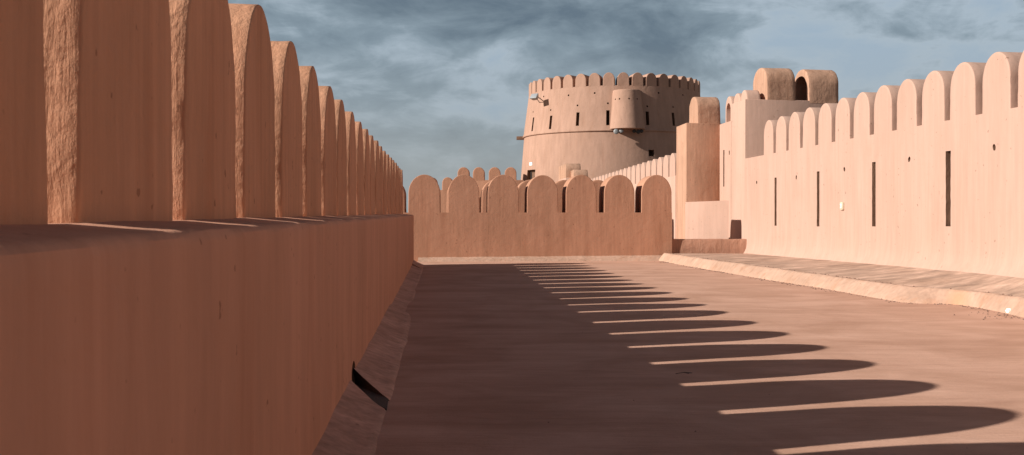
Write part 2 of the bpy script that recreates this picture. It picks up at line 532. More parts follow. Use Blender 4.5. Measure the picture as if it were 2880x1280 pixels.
for j in range(-9, 12):
    s_near = 17.83 + 1.216 * j + random.uniform(-.012, .012)
    me = merlon_mesh('right_merlon', 0.955 + random.uniform(-.012, .012), 1.10 + random.uniform(-.012, .012), 0.72, hs=0.60, taper=0.02, nv=10, na=26, nt_=4, rim=0.022, rough=0.006, seed=70 + j, skew=-0.12)
    X, Y = wall_xyz(LR + 0.003, s_near + 0.485, SHR)
    place(me, M_right, right, X, Y, CZ + 1.865, ANG_R)

# high corner block, its lower step, the buttress and their barrels: parts of the wall
bm = bmesh.new()
prism(bm, [RP(LR - .004, 34.32, -9.6), RP(13.25, 34.86, -9.6), RP(13.25, 38.2, -9.6), RP(LR - .004, 36.05, -9.6)],
      [RP(LR + .03, 34.32, 3.93), RP(13.22, 34.86, 3.92), RP(13.2, 38.2, 3.90), RP(LR + .03, 36.05, 3.95)])
bevel_sharp(bm, 0.025)
blk = link('corner_block', mesh_from_bm(bm, 'corner_block'), M_right, right, right.location)
bm = bmesh.new()
prism(bm, [RP(LR, 36.04, -9.6), RP(11.3, 36.04, -9.6), RP(11.3, 39, -9.6), RP(LR, 39, -9.6)],
      [RP(LR + .02, 36.04, 3.34), RP(11.3, 36.04, 3.34), RP(11.3, 39, 3.34), RP(LR + .02, 39, 3.34)])
stp = link('wall_step', mesh_from_bm(bm, 'wall_step'), M_right, right, right.location)
bmc = bmesh.new()
slit_cutter(bmc, 37.02, 0.98, 2.34, 0.16)
hole_cutter(bmc, 36.28, 2.2, 0.07)
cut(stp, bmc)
# buttress standing out of the wall
bm = bmesh.new()
prism(bm, [RP(8.55, 37.3, -9.6), RP(LR + .1, 37.58, -9.6), RP(LR + .1, 39.05, -9.6), RP(8.55, 39.05, -9.6)],
      [RP(8.60, 37.34, 3.385), RP(LR + .1, 37.62, 3.385), RP(LR + .1, 39.05, 3.385), RP(8.60, 39.05, 3.385)])
bevel_sharp(bm, 0.025)
link('buttress', mesh_from_bm(bm, 'buttress'), plaster('plaster_buttress', (0.50, 0.29, 0.198), bump=0.38, stain_amt=0.2), right, right.location)
# low splayed footing filling the buttress's corner
bm = bmesh.new()
prism(bm, [RP(8.54, 37.33, -9.6), RP(LR + .02, 36.35, -9.6), RP(LR + .1, 37.9, -9.6)],
      [RP(8.54, 37.33, 0.41), RP(LR + .02, 36.35, 0.46), RP(LR + .1, 37.9, 0.46)])
bevel_sharp(bm, 0.02)
link('splayed_footing', mesh_from_bm(bm, 'splay'), M_right, right, right.location)

def hollow(me_obj, w, h, depth, hs, start=-0.2, off=0.0):
    bmc = bmesh.new()
    a = w / 2
    loop = [(a + off, -0.03)] + [(a * math.cos(math.pi * i / 16) + off, hs + (h - hs) * math.sin(math.pi * i / 16)) for i in range(17)] + [(-a + off, -0.03)]
    prism(bmc, [(u, start, v_) for u, v_ in loop], [(u, depth, v_) for u, v_ in loop])
    bmesh.ops.recalc_face_normals(bmc, faces=bmc.faces)
    mc = bpy.data.meshes.new('cutter'); bmc.to_mesh(mc); bmc.free()
    c = bpy.data.objects.new('cutter', mc); COL.objects.link(c)
    bpy.context.view_layer.update()
    c.matrix_world = me_obj.matrix_world.copy()
    bpy.context.view_layer.update()
    m = me_obj.modifiers.new('b', 'BOOLEAN'); m.operation = 'DIFFERENCE'; m.solver = 'EXACT'; m.object = c
    dg = bpy.context.evaluated_depsgraph_get()
    new = bpy.data.meshes.new_from_object(me_obj.evaluated_get(dg))
    me_obj.modifiers.clear(); me_obj.data = new
    bpy.data.objects.remove(c); shade(new, 40)

def barrel(lat, s, z, w, h, T, hs, seed, name='barrel_merlon', rough=0.012, mat=None):
    me = merlon_mesh(name, w, h, T, hs=hs, taper=0.03, nv=12, na=30, nt_=8, rim=0.04, rough=rough, seed=seed)
    X, Y = wall_xyz(lat, s, SHR)
    return place(me, mat or M_right, right, X, Y, CZ + z, ANG_R + (R(6) if T > .8 else 0), name)
M_barrel = plaster('plaster_barrel', (0.49, 0.29, 0.20), coarse=0.010, bump=0.6, stain_amt=0.4)
barrel(10.66, 35.08, 3.87, 1.22, 1.24, 1.06, 0.66, 3, mat=M_barrel)
bb = barrel(12.20, 35.32, 3.87, 1.22, 1.22, 1.12, 0.64, 5, mat=M_barrel)
hollow(bb, 0.86, 0.98, 0.8, 0.58)
barrel(11.5, 37.2, 3.88, 1.2, 1.15, 0.9, 0.6, 9, mat=M_barrel)
hm = barrel(9.95, 36.50, 3.33, 0.86, 0.95, 0.55, 0.5, 11, name='merlon', rough=0.006)
hollow(hm, 0.56, 0.70, 0.42, 0.40)
barrel(9.97, 35.52, 3.33, 0.86, 0.94, 0.55, 0.5, 12, name='merlon', rough=0.006)
barrel(10.02, 34.84, 3.33, 0.80, 0.97, 0.50, 0.5, 13, name='merlon', rough=0.006)
barrel(8.99, 37.93, 3.375, 0.93, 1.05, 0.92, 0.56, 15, mat=M_barrel)

# cream switch box on the right wall
sb = thing('switch_box', 'small cream switch box fixed to the pale right wall between two slits', 'switch box', (wall_xyz(LR, 25.55, SHR)[0], 25.55, CZ + 0.08))
bm = bmesh.new(); box(bm, -0.05, 0.01, -0.10, 0.10, 0, 0.20); bevel_sharp(bm, 0.012)
link('housing', mesh_from_bm(bm, 'sw_housing'), M_cream, sb, sb.location)
bm = bmesh.new(); box(bm, -0.062, -0.048, -0.055, 0.045, 0.04, 0.155); bevel_sharp(bm, 0.004)
link('cover', mesh_from_bm(bm, 'sw_cover'), M_white, sb, sb.location)
bm = bmesh.new(); box(bm, -0.07, -0.06, -0.02, 0.02, 0.075, 0.12); bevel_sharp(bm, 0.003)
link('button', mesh_from_bm(bm, 'sw_button'), M_cream, sb, sb.location)

# ------------------------------------------------------------------ raised walkway and its sloping curb
low = [(4.93, 33.55), (5.47, 29.2), (6.03, 25.1), (6.60, 20.9), (6.98, 17.85), (7.18, 17.55), (7.52, 17.45), (7.74, 17.30), (7.84, 16.7), (7.88, 15.3), (7.92, 11), (7.98, 4), (8.0, -8)]
upp = [(5.12, 33.55), (5.66, 29.2), (6.27, 25.1), (6.84, 20.9), (7.28, 18.15), (7.44, 17.85), (7.66, 17.60), (7.92, 17.20), (8.02, 16.6), (8.08, 15.3), (8.12, 11), (8.18, 4), (8.2, -8)]
def dens(a, b):
    A, B = [], []
    for i in range(len(a) - 1):
        L = math.hypot(a[i + 1][0] - a[i][0], a[i + 1][1] - a[i][1])
        n = max(2, int(L / 0.16))
        for k in range(n):
            t = k / n
            A.append(tuple(a[i][c] * (1 - t) + a[i + 1][c] * t for c in (0, 1)))
            B.append(tuple(b[i][c] * (1 - t) + b[i + 1][c] * t for c in (0, 1)))
    A.append(a[-1]); B.append(b[-1])
    return A, B
A, B = dens(low, upp)
CT = CZ - 1.36
bm = bmesh.new(); rows = []
for (ax, ay), (bx, by) in zip(A, B):
    j1 = 0.018 * nz((ax, ay, 0), 1.3) + 0.010 * nz((ax, ay, 4), 5); j2 = 0.018 * nz((bx, by, 7), 2.2) + 0.014 * nz((bx, by, 9), 7)
    r = [(ax + j1, ay, -0.03)]
    for g in (0.12, 0.35, 0.6, 0.85, 1.0):
        r.append((ax + (bx - ax) * g + j1 * (1 - g) + j2 * g, ay + (by - ay) * g, 0.015 + (CT - 0.015) * (g ** 0.9) + 0.012 * nz((ax, ay + g, 2), 2.5)))
    r.append((bx + j2 + 0.05, by, CT + 0.018 + 0.006 * nz((bx, by, 0), 6)))
    r.append((bx + j2 + 0.11, by, CT - 0.03))
    rows.append([bm.verts.new(p) for p in r])
for i in range(len(rows) - 1):
    for j in range(len(rows[0]) - 1):
        bm.faces.new((rows[i][j], rows[i][j + 1], rows[i + 1][j + 1], rows[i + 1][j]))
def curb_mat():
    m = M_curb.copy(); m.name = 'curb_plaster_stained'
    nt = m.node_tree; nd = nt.nodes; lk = nt.links
    bs = [n for n in nd if n.type == 'BSDF_PRINCIPLED'][0]
    src = bs.inputs['Base Color'].links[0].from_socket
    geo = N(nd, 'ShaderNodeNewGeometry').outputs['Position']
    d = N(nd, 'ShaderNodeVectorMath', operation='DISTANCE'); lk.new(mapping(nd, lk, geo, (1.6, 1, 0.5)), d.inputs[0])
    d.inputs[1].default_value = (7.72 * 1.6, 17.25, 0.08)
    f = ramp(nd, lk, d.outputs['Value'], [(0.0, 0.75), (0.36, 0.0)])
    lk.new(mix(nd, lk, f, src, (0.52, 0.27, 0.15)), bs.inputs['Base Color'])
    return m
cb = link('walkway_curb', mesh_from_bm(bm, 'walkway_curb', 60), curb_mat()); cb['kind'] = 'structure'
bm = bmesh.new(); rows = []
for (bx, by) in B:
    xw = LR - 0.05 + SHR * by
    r = []
    for g in (0, .05, .1, .2, .35, .5, .65, .8, .9, 1.0):
        x = bx + 0.03 + (xw - bx - 0.03) * g
        z = CT + 0.0 + (footz(by) + CZ - CT) * g ** 1.3 + 0.007 * nz((x, by, 0), 1.2) + 0.003 * nz((x, by, 5), 5)
        r.append(bm.verts.new((x, by, z)))
    rows.append(r)
for i in range(len(rows) - 1):
    for j in range(len(rows[0]) - 1):
        bm.faces.new((rows[i][j], rows[i][j + 1], rows[i + 1][j + 1], rows[i + 1][j]))
wk = link('raised_walkway', mesh_from_bm(bm, 'raised_walkway', 80), M_walk); wk['kind'] = 'structure'

# ------------------------------------------------------------------ far continuation of the right wall
farw = thing('fortress_wall', 'pale wall with a falling row of small merlons running back to the round tower', 'wall', (4.5, 50, 0))
def FP(lat, s, z):
    X, Y = wall_xyz(lat, s, SHR); return (X - 4.5, Y - 50, z + CZ)
bm = bmesh.new()
prism(bm, [FP(8.55, 39.04, -9.6), FP(9.9, 39.04, -9.6), FP(9.9, 65, -9.6), FP(8.55, 65, -9.6)],
      [FP(8.55, 39.04, 1.47), FP(9.9, 39.04, 1.47), FP(9.9, 65, 1.27), FP(8.55, 65, 1.27)])
bevel_sharp(bm, 0.02)
link('wall_body', mesh_from_bm(bm, 'far_body'), M_right, farw, farw.location)
me = merlon_mesh('far_merlon', 0.98, 0.92, 0.7, hs=0.45, taper=0.02, nv=5, na=18, rim=0.025, rough=0.004, skew=-0.12)
for i in range(20):
    s = 39.62 + 1.258 * i
    X, Y = wall_xyz(8.553, s, SHR)
    place(me, M_right, farw, X, Y, CZ + 1.47 - 0.2 * (s - 39) / 26, ANG_R)

# two short stepped pieces of wall nearer the tower
def short_wall(label, s0, n, lat, ztop, T, loc, mh=0.98, skirt=None):
    t = thing('fortress_wall', label, 'wall', loc)
    bm = bmesh.new()
    def P(l, s, z):
        X, Y = wall_xyz(l, s, SHR); return (X - loc[0], Y - loc[1], z + CZ)
    s1 = s0 + 1.25 * n
    a = [(lat, s0 - .1), (lat + T + .1, s0 - .1), (lat + T + .1, s1), (lat, s1)]
    prism(bm, [P(l, s, -9.6) for l, s in a], [P(l, s, ztop) for l, s in a]); bevel_sharp(bm, 0.02)
    link('wall_body', mesh_from_bm(bm, 'short_body'), M_right, t, t.location)
    me = merlon_mesh('short_merlon', 0.98, mh, T, hs=0.5, taper=0.02, nv=5, na=18, rim=0.03, rough=0.004)
    for i in range(n):
        X, Y = wall_xyz(lat + 0.003, s0 + 0.5 + 1.25 * i, SHR)
        place(me, M_barrel, t, X, Y, CZ + ztop, ANG_R)
    return t
short_wall('nearer of two short stepped wall pieces at the foot of the round tower', 68.4, 4, 8.0, 1.95, 1.0, (4.3, 68.4, 0), mh=1.05)
short_wall('upper of two short stepped wall pieces at the foot of the round tower', 70.0, 4, 7.62, 2.48, 1.08, (3.7, 72.6, 0), mh=1.02)

# ------------------------------------------------------------------ parapets far behind on the left
def back_wall(label, Z, xs_px, ypk, ybase, x0px, x1px, wpx):
    cx = (xs_px[0] - 1288) * Z / F
    t = thing('parapet_wall', label, 'wall', (cx, Z, 0))
    zt = (536 - ybase) * Z / F
    bm = bmesh.new(); box(bm, (x0px - 1288) * Z / F - cx, (x1px - 1288) * Z / F - cx, 0, 1.2, -8.2, zt + CZ); bevel_sharp(bm, 0.03)
    link('wall_body', mesh_from_bm(bm, 'back_body'), M_front, t, t.location)
    me = merlon_mesh('back_merlon', wpx * Z / F, (ybase - ypk) * Z / F, 1.1, hs=(ybase - ypk) * Z / F * 0.52, taper=0.01, nv=5, na=20, rim=0.03, rough=0.004)
    for x in xs_px:
        place(me, M_front, t, (x - 1288) * Z / F, Z - 0.003, zt + CZ, 0)
back_wall('far high parapet with four round merlons against the sky left of the tower', 82, (1165.8, 1204.3, 1244.3, 1284.5), 420.7, 453, 1148, 1318, 29.5)
back_wall('far low parapet with one round merlon just left of the four-merlon parapet', 80, (1085.5, 1125.6,), 446, 478, 1050, 1150, 27)

# ------------------------------------------------------------------ round tower
TD = 85.0; TX = (1544 - 1288) * TD / F
tower = thing('round_tower', 'tall round plaster tower with a crown of merlons and a bracketed turret', 'tower', (TX, TD, -8))
k = TD / F
def ztw(y, depth): return (536 - y) * depth / F
ZR, ZT = 6.42, 9.98          # ring and merlon base above the eye
def rad(z):
    if z >= ZR: return (227.5 - (z - ZR) / (ZT - ZR) * 14.0) * k
    return (225.5 + (ZR - z) * 2.3) * k
def ring_pts(bm, r, z, n=128):
    return [bm.verts.new((r * math.cos(2 * math.pi * i / n), r * math.sin(2 * math.pi * i / n), z + CZ + 8)) for i in range(n)]
def drum(levels, rin):
    bm = bmesh.new()
    rings = [ring_pts(bm, r, z) for r, z in levels]
    rings.append(ring_pts(bm, rin, levels[-1][1])); rings.append(ring_pts(bm, rin, levels[0][1]))
    n = 128
    for a in range(len(rings)):
        b_ = (a + 1) % len(rings)
        for i in range(n):
            j = (i + 1) % n
            bm.faces.new((rings[a][i], rings[a][j], rings[b_][j], rings[b_][i]))
    return bm
lower = link('lower_drum', mesh_from_bm(drum([(rad(-9.6), -9.6), (rad(-2), -2), (rad(2), 2), (rad(5), 5), (rad(ZR - .01), ZR)], 5.4), 'lower_drum', 30), M_tower, tower, tower.location)
upper = link('upper_drum', mesh_from_bm(drum([(rad(ZR) - .05, ZR - 0.05), (rad(ZR) + .04, ZR - 0.03), (rad(ZR) + .06, ZR + .02), (rad(ZR + .3), ZR + .3), (rad(8.2), 8.2), (rad(ZT), ZT)], 5.6), 'upper_drum', 30), M_tower, tower, tower.location)
def ang_for(xpx, z):
    """azimuth on the drum for a photo column"""
    X = 0
    th = 0
    for _ in range(12):
        r = rad(z); depth = TD - r * math.cos(th)
        X = (xpx - 1288) * depth / F - TX
        th = math.asin(max(-1, min(1, X / r)))
    return th
def radial_cutter(bmc, th, z, w, h, r_out, depth, kind='slit'):
    d = Vector((math.sin(th), -math.cos(th), 0)); t = Vector((math.cos(th), math.sin(th), 0))
    if kind == 'slit':
        loop = [(-w / 2, -h / 2), (w / 2, -h / 2), (w / 2, h / 2), (-w / 2, h / 2)]
    else:
        loop = [(w / 2 * math.cos(2 * math.pi * i / 12), h / 2 * math.sin(2 * math.pi * i / 12)) for i in range(12)]
    def P(u, v, r): return t * u + d * r + Vector((0, 0, z + v + CZ + 8))
    prism(bmc, [P(u, v, r_out + .4) for u, v in loop], [P(u, v, r_out - depth) for u, v in loop])
def c4(cx, cy): return (1440 + cx / 3.0125) / 1.118, (180 + cy / 3.0125) / 1.118
bmc = bmesh.new()
for cx, y0, y1 in ((180, 453, 570), (330, 438, 553), (557, 410, 525), (812, 392, 520), (1147, 403, 520), (1366, 413, 525), (1520, 425, 535)):
    px, pa = c4(cx, y0); _, pb = c4(cx, y1)
    th = ang_for(px, 7.6); dep = TD - rad(7.6) * math.cos(th)
    za, zb = ztw(pa, dep), ztw(pb, dep)
    radial_cutter(bmc, th, (za + zb) / 2, 0.26, za - zb, rad(7.6), 0.75)
for cx, cy in ((187, 407), (335, 391), (558, 352), (813, 334), (1143, 360), (1359, 365), (263, 276), (476, 265), (699, 246), (859, 238), (1093, 233), (1245, 245), (1453, 263)):
    px, py = c4(cx, cy); th = ang_for(px, 9); dep = TD - rad(9) * math.cos(th)
    radial_cutter(bmc, th, ztw(py, dep), 0.15, 0.15, rad(8.5), 0.5, 'hole')
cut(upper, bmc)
bmc = bmesh.new()
px, py = c4(1181, 755); thw = ang_for(px, 4.6); dep = TD - rad(4.6) * math.cos(thw)
radial_cutter(bmc, thw, ztw(py, dep), 0.46, 0.50, rad(4.6), 0.7)
pxd, pyd = c4(153.5, 897); thd = ang_for(pxd, 2.5); depd = TD - rad(2.5) * math.cos(thd)
zdt = ztw(pyd, depd)
DW = 1.45
radial_cutter(bmc, thd, zdt - 1.15, DW, 2.3, rad(2.5), 0.8)
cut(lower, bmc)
# door leaf deep in its reveal
d = Vector((math.sin(thd), -math.cos(thd), 0)); t = Vector((math.cos(thd), math.sin(thd), 0))
def DP(u, r, z): return t * u + d * r + Vector((0, 0, z + CZ + 8))
def dbox(u0, u1, r0, r1, z0, z1):
    bm = bmesh.new()
    prism(bm, [DP(u0, r0, z0), DP(u1, r0, z0), DP(u1, r1, z0), DP(u0, r1, z0)], [DP(u0, r0, z1), DP(u1, r0, z1), DP(u1, r1, z1), DP(u0, r1, z1)])
    return bm
rd = rad(2.5) - 0.45
door = link('door', mesh_from_bm(dbox(-DW / 2 + .1, DW / 2 - .1, rd - .06, rd, zdt - 2.28, zdt - .1), 'door'), M_wood, tower, tower.location)
def part_of(o, root_loc, name, me, mat):
    c = bpy.data.objects.new(name, me); COL.objects.link(c); me.materials.append(mat); c.parent = o
    return c
for sx in (-1, 1):
    u0 = sx * (DW / 2 - .05)
    part_of(door, None, 'door_frame', mesh_from_bm(dbox(min(u0, u0 - sx * .12), max(u0, u0 - sx * .12), rd - .02, rd + .06, zdt - 2.28, zdt - .02), 'dframe'), M_dark)
part_of(door, None, 'lintel', mesh_from_bm(dbox(-DW / 2 + .17, DW / 2 - .17, rd - .01, rd + .055, zdt - .16, zdt - .02), 'dlintel'), M_wood)
part_of(door, None, 'window_pane', mesh_from_bm(dbox(-0.05, 0.42, rd - .01, rd + .02, zdt - 1.2, zdt - .45), 'dpane'), M_dark)
# white plaque
pxp, pyp = c4(156, 847); thp = ang_for(pxp, 3.3)
d, t = Vector((math.sin(thp), -math.cos(thp), 0)), Vector((math.cos(thp), math.sin(thp), 0))
zp = ztw(pyp, TD - rad(3.3) * math.cos(thp)); rp = rad(zp)
link('plaque', mesh_from_bm(dbox(-0.27, 0.27, rp - .05, rp + .03, zp - .13, zp + .13), 'plaque'), M_white, tower, tower.location)
# crown of merlons
NM = 40
me = merlon_mesh('tower_merlon', 0.91, 1.03, 1.25, hs=0.50, taper=0.02, nv=5, na=16, rim=0.02, rough=0.004)
th0 = ang_for(c4(820, 100)[0], ZT)
for i in range(NM):
    th = th0 + 2 * math.pi * i / NM
    r = rad(ZT) + 0.0
    place(me, M_tower, tower, TX + r * math.sin(th), TD - r * math.cos(th), ZT + CZ - 0.01, th)
# bracketed turret: a half cone on the drum
thb = ang_for(c4(977, 400)[0], 8)
def turret():
    bm = bmesh.new()
    zc0 = ztw(c4(0, 548)[1], 76.6); zc1 = ztw(c4(0, 213)[1], 76.8)
    r0, r1 = 1.37, 1.10
    n = 40
    cx0 = Vector((math.sin(thb), -math.cos(thb), 0)) * (rad(7) - 0.15)
    lv = [(r0 * 0.96, zc0 - 0.0), (r0 + 0.01, zc0 + 0.03), (r0, zc0 + .12), (r0 * .6 + r1 * .4, zc0 * .6 + zc1 * .4), (r1, zc1 - .05), (r1 - .05, zc1)]
    rings = []
    for r, z in lv:
        off = cx0 * (1 - 0.012 * (z - zc0))
        rings.append([bm.verts.new((off.x + r * math.cos(2 * math.pi * i / n), off.y + r * math.sin(2 * math.pi * i / n), z + CZ + 8)) for i in range(n)])
    for a in range(len(rings) - 1):
        for i in range(n):
            j = (i + 1) % n
            bm.faces.new((rings[a][i], rings[a][j], rings[a + 1][j], rings[a + 1][i]))
    bm.faces.new(list(reversed(rings[0]))); bm.faces.new(rings[-1])
    return bm, zc0, zc1, cx0
bm, zc0, zc1, cx0 = turret()
tur = link('turret', mesh_from_bm(bm, 'turret', 30), M_tower, tower, tower.location)
bmc = bmesh.new()
zh = ztw(c4(0, 290)[1], 76.3)
for cx in (870, 900, 980, 1055):
    a = math.asin(max(-1, min(1, (cx - 977) / 113.0)))
    if cx == 870: a = -1.15
    dd = Vector((math.sin(a), -math.cos(a), 0)); tt = Vector((math.cos(a), math.sin(a), 0))
    c = Vector((cx0.x, cx0.y, zh + CZ + 8))
    loop = [(0.065 * math.cos(2 * math.pi * i / 10), 0.065 * math.sin(2 * math.pi * i / 10)) for i in range(10)]
    prism(bmc, [c + tt * u + Vector((0, 0, v_)) + dd * 1.6 for u, v_ in loop], [c + tt * u + Vector((0, 0, v_)) + dd * 0.8 for u, v_ in loop])
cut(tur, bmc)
# timber spout sticking out at the ring on the left
bm = bmesh.new()
zsp = ztw(c4(0, 628)[1], TD)
r0 = rad(6)
box(bm, -r0 - 0.62, -r0 + 0.4, -0.15, 0.15, zsp + CZ + 8 - .16, zsp + CZ + 8 + .14); bevel_sharp(bm, 0.02)
link('spout', mesh_from_bm(bm, 'spout'), M_wood, tower, tower.location)

# floodlight high on the tower
def lampbox(root, W, H, D, rx, rz, loc):
    mt = Matrix.Translation(Vector(loc)) @ Matrix.Rotation(rz, 4, 'Z') @ Matrix.Rotation(rx, 4, 'X')
    def tb(x0, x1, y0, y1, z0, z1, taper=1.0):
        bm = bmesh.new()
        prism(bm, [(x0 * taper, y1, z0 * taper), (x1 * taper, y1, z0 * taper), (x1 * taper, y1, z1 * taper), (x0 * taper, y1, z1 * taper)], [(x0, y0, z0), (x1, y0, z0), (x1, y0, z1), (x0, y0, z1)])
        bevel_sharp(bm, 0.015)
        bmesh.ops.transform(bm, matrix=mt, verts=bm.verts)
        return bm
    link('housing', mesh_from_bm(tb(-W / 2, W / 2, -D / 2, D / 2, -H / 2, H / 2, 0.6), 'fl_housing'), M_metal, root, root.location)
    link('lens', mesh_from_bm(tb(-W / 2 + .04, W / 2 - .04, -D / 2 - .02, -D / 2 + .01, -H / 2 + .04, H / 2 - .04), 'fl_lens'), M_lens, root, root.location)
pxf, pyf = c4(205, 297)
thf = ang_for(pxf + 9, 9); rf = rad(9)
wx, wy = TX + rf * math.sin(thf), TD - rf * math.cos(thf)
zf = ztw(pyf, wy) + CZ
flood = thing('floodlight', 'silver floodlight on an arm high on the left side of the round tower', 'floodlight', (wx, wy, zf))
lampbox(flood, 0.70, 0.52, 0.36, R(-38), R(-40), (-0.42, -1.0, 0.02))
bm = bmesh.new()
def rod(bm, a, b_, r=0.03):
    a, b_ = Vector(a), Vector(b_); q = (b_ - a).to_track_quat('Z', 'Y')
    l = []
    for e in (a, b_):
        l.append([e + q @ Vector((r * math.cos(2 * math.pi * i / 8), r * math.sin(2 * math.pi * i / 8), 0)) for i in range(8)])
    prism(bm, l[0], l[1])
rod(bm, (0.05, 0.3, 0.1), (-0.36, -0.85, 0.05), 0.04)
rod(bm, (0.05, 0.3, -0.35), (-0.30, -0.75, 0.0), 0.03)
link('bracket', mesh_from_bm(bm, 'fl_bracket'), M_dark, flood, flood.location)

# twin round lamps and a dark lamp cluster hung below the turret
base = Vector((TX, TD, 0)) + Vector((cx0.x, cx0.y, 0))
def round_lamp(root, loc, r, mat, mat2):
    bm = bmesh.new(); bmesh.ops.create_uvsphere(bm, u_segments=16, v_segments=10, radius=r)
    for v in bm.verts:
        v.co.y = v.co.y * 0.7 if v.co.y > 0 else v.co.y * 0.35
        v.co = Vector(loc) + v.co
    link('lamp_head', mesh_from_bm(bm, 'lamp_head', 60), mat, root, root.location)
    bm = bmesh.new(); rod(bm, Vector(loc) + Vector((0, .02, r * 0.5)), Vector(loc) + Vector((0.05, .3, 0.38)), 0.03)
    link('stem', mesh_from_bm(bm, 'stem'), mat2, root, root.location)
tl = thing('twin_lamp', 'pair of pale round lamps hung under the left of the tower turret', 'lamp', (base.x - .75, base.y - 0.55, zc0 + CZ - 0.05))
round_lamp(tl, (-0.20, -.30, -0.17), 0.21, M_metal, M_dark)
round_lamp(tl, (0.20, -.35, -0.12), 0.16, M_metal, M_dark)
dl = thing('dark_lamp', 'dark cluster of fittings hung under the right of the tower turret', 'lamp', (base.x + .75, base.y - 0.5, zc0 + CZ - 0.05))
for q, rr in (((-0.3, -.2, -.12), .15), ((0.0, -.25, -.17), .17), ((0.28, -.15, -.12), .15)):
    round_lamp(dl, q, rr, M_dark, M_dark)

# ------------------------------------------------------------------ small things on the floor
def fh(x, y): return floor_h(x, y)
px, py = 2540, 791
Zp = CZ * F / (py - 536); Xp = (px - 1288) * Zp / F
bm = bmesh.new()
bmesh.ops.create_icosphere(bm, subdivisions=3, radius=0.058)
for v in bm.verts:
    nn = v.co.normalized()
    v.co = nn * 0.058 * (1 + 0.55 * nz(nn, 2.3, 1) + 0.35 * nz(nn, 6, 2)); v.co.x *= 1.35; v.co.z *= 0.75
pp = link('crumpled_paper', mesh_from_bm(bm, 'crumpled_paper', 20), M_white, None, (Xp, Zp - .05, fh(Xp, Zp) + 0.045))
tag(pp, 'crumpled white paper lying on the floor by the curb at the right edge', 'litter')
# dry twig on the shaded floor
Zt = CZ * F / (942 - 536); Xt = (1722 - 1288) * Zt / F
bm = bmesh.new(); rod(bm, (-0.09, -0.01, 0.012), (0.0, 0.012, 0.02), 0.0035); rod(bm, (0.0, 0.012, 0.02), (0.08, 0.03, 0.012), 0.003); rod(bm, (0, .012, .02), (0.04, -0.02, 0.015), 0.004)
tw = link('twig', mesh_from_bm(bm, 'twig'), M_soil, None, (Xt, Zt, fh(Xt, Zt)))
tag(tw, 'short dark twig lying in the merlons\' shade on the terrace floor', 'twig')
# crumbs of plaster and grit along the curb: nobody could count them
bm = bmesh.new()
rnd = random.Random(3)
def crumb(x, y, z, r):
    vs = []
    for i in range(5):
        t = 2 * math.pi * i / 5 + rnd.random()
        vs.append(bm.verts.new((x + r * math.cos(t) * rnd.uniform(.7, 1.4), y + r * math.sin(t) * rnd.uniform(.7, 1.3), z - .004)))
    top = bm.verts.new((x, y, z + r * rnd.uniform(.5, .9)))
    for i in range(5):
        bm.faces.new((vs[i], vs[(i + 1) % 5], top))
for i, ((ax, ay), (bx, by)) in enumerate(zip(A, B)):
    if ay < 11 or ay > 33: continue
    dense = 4 if nz((ax, ay, 0), .6) > -0.05 else 1
    for q in range(dense * 2):
        off = -abs(rnd.gauss(0, 0.10)) - .01
        x, y = ax + off, ay + rnd.uniform(-.08, .08)
        crumb(x, y, fh(x, y), rnd.choice((.008, .011, .015, .024)))
    for q in range(dense):
        if rnd.random() < .6:
            crumb(bx + .11 + rnd.gauss(0, .012), by + rnd.uniform(-.08, .08), CT + .004, rnd.choice((.012, .020, .032)))
for q in range(110):
    x, y = Xp + rnd.gauss(-.1, .35), Zp + rnd.gauss(-.45, .22)
    crumb(x, y, fh(x, y), rnd.choice((.009, .014, .022)))
for q in range(160):
    x, y = rnd.uniform(0, 7.4), rnd.uniform(5, 32)
    crumb(x, y, fh(x, y), rnd.choice((.004, .006, .009)))
cr = link('floor_grit', mesh_from_bm(bm, 'floor_grit'), M_crumb); cr['kind'] = 'stuff'

# ------------------------------------------------------------------ light
AZ = R(72.2); EL = R(26.1)
dirv = Vector((math.sin(AZ) * math.cos(EL), math.cos(AZ) * math.cos(EL), -math.sin(EL)))
sun = bpy.data.lights.new('sun', 'SUN'); sun.energy = 5.0; sun.angle = R(0.5); sun.color = (1.0, 0.945, 0.87)
so = bpy.data.objects.new('sun', sun); COL.objects.link(so)
so.rotation_euler = dirv.to_track_quat('-Z', 'Y').to_euler()
so.location = (-30, -10, 30)

w = bpy.data.worlds.new('World'); scene.world = w; w.use_nodes = True
nt = w.node_tree; nd = nt.nodes; lk = nt.links; nd.clear()
sky = N(nd, 'ShaderNodeTexSky'); sky.sky_type = 'NISHITA'; sky.sun_disc = False
sky.sun_elevation = EL; sky.sun_rotation = math.atan2(-dirv.x, -dirv.y)
tc = N(nd, 'ShaderNodeTexCoord').outputs['Generated']
nrm = N(nd, 'ShaderNodeVectorMath', operation='NORMALIZE'); lk.new(tc, nrm.inputs[0])
D = nrm.outputs[0]
sep = N(nd, 'ShaderNodeSeparateXYZ'); lk.new(D, sep.inputs[0])
def M(op, a, b=None, c=None):
    m = N(nd, 'ShaderNodeMath', operation=op)
    for i, v in enumerate((a, b, c)):
        if v is None: continue
        if isinstance(v, (int, float)): m.inputs[i].default_value = v
        else: lk.new(v, m.inputs[i])
    return m.outputs[0]
zc = M('ADD', M('MAXIMUM', sep.outputs[2], 0.0), 0.30)
cxyz = N(nd, 'ShaderNodeCombineXYZ')
lk.new(M('DIVIDE', sep.outputs[0], zc), cxyz.inputs[0]); lk.new(M('DIVIDE', sep.outputs[1], zc), cxyz.inputs[1])
P = cxyz.outputs[0]
n1 = noise_tex(nd, lk, mapping(nd, lk, D, (1.0, 1.0, 2.0), (R(3), R(-8), 0)), 5.2, 10, 0.55, 0.55)
n2 = noise_tex(nd, lk, mapping(nd, lk, D, (1.0, 1.0, 2.6), (R(3), R(6), 0)), 12.0, 9, 0.60, 0.5)
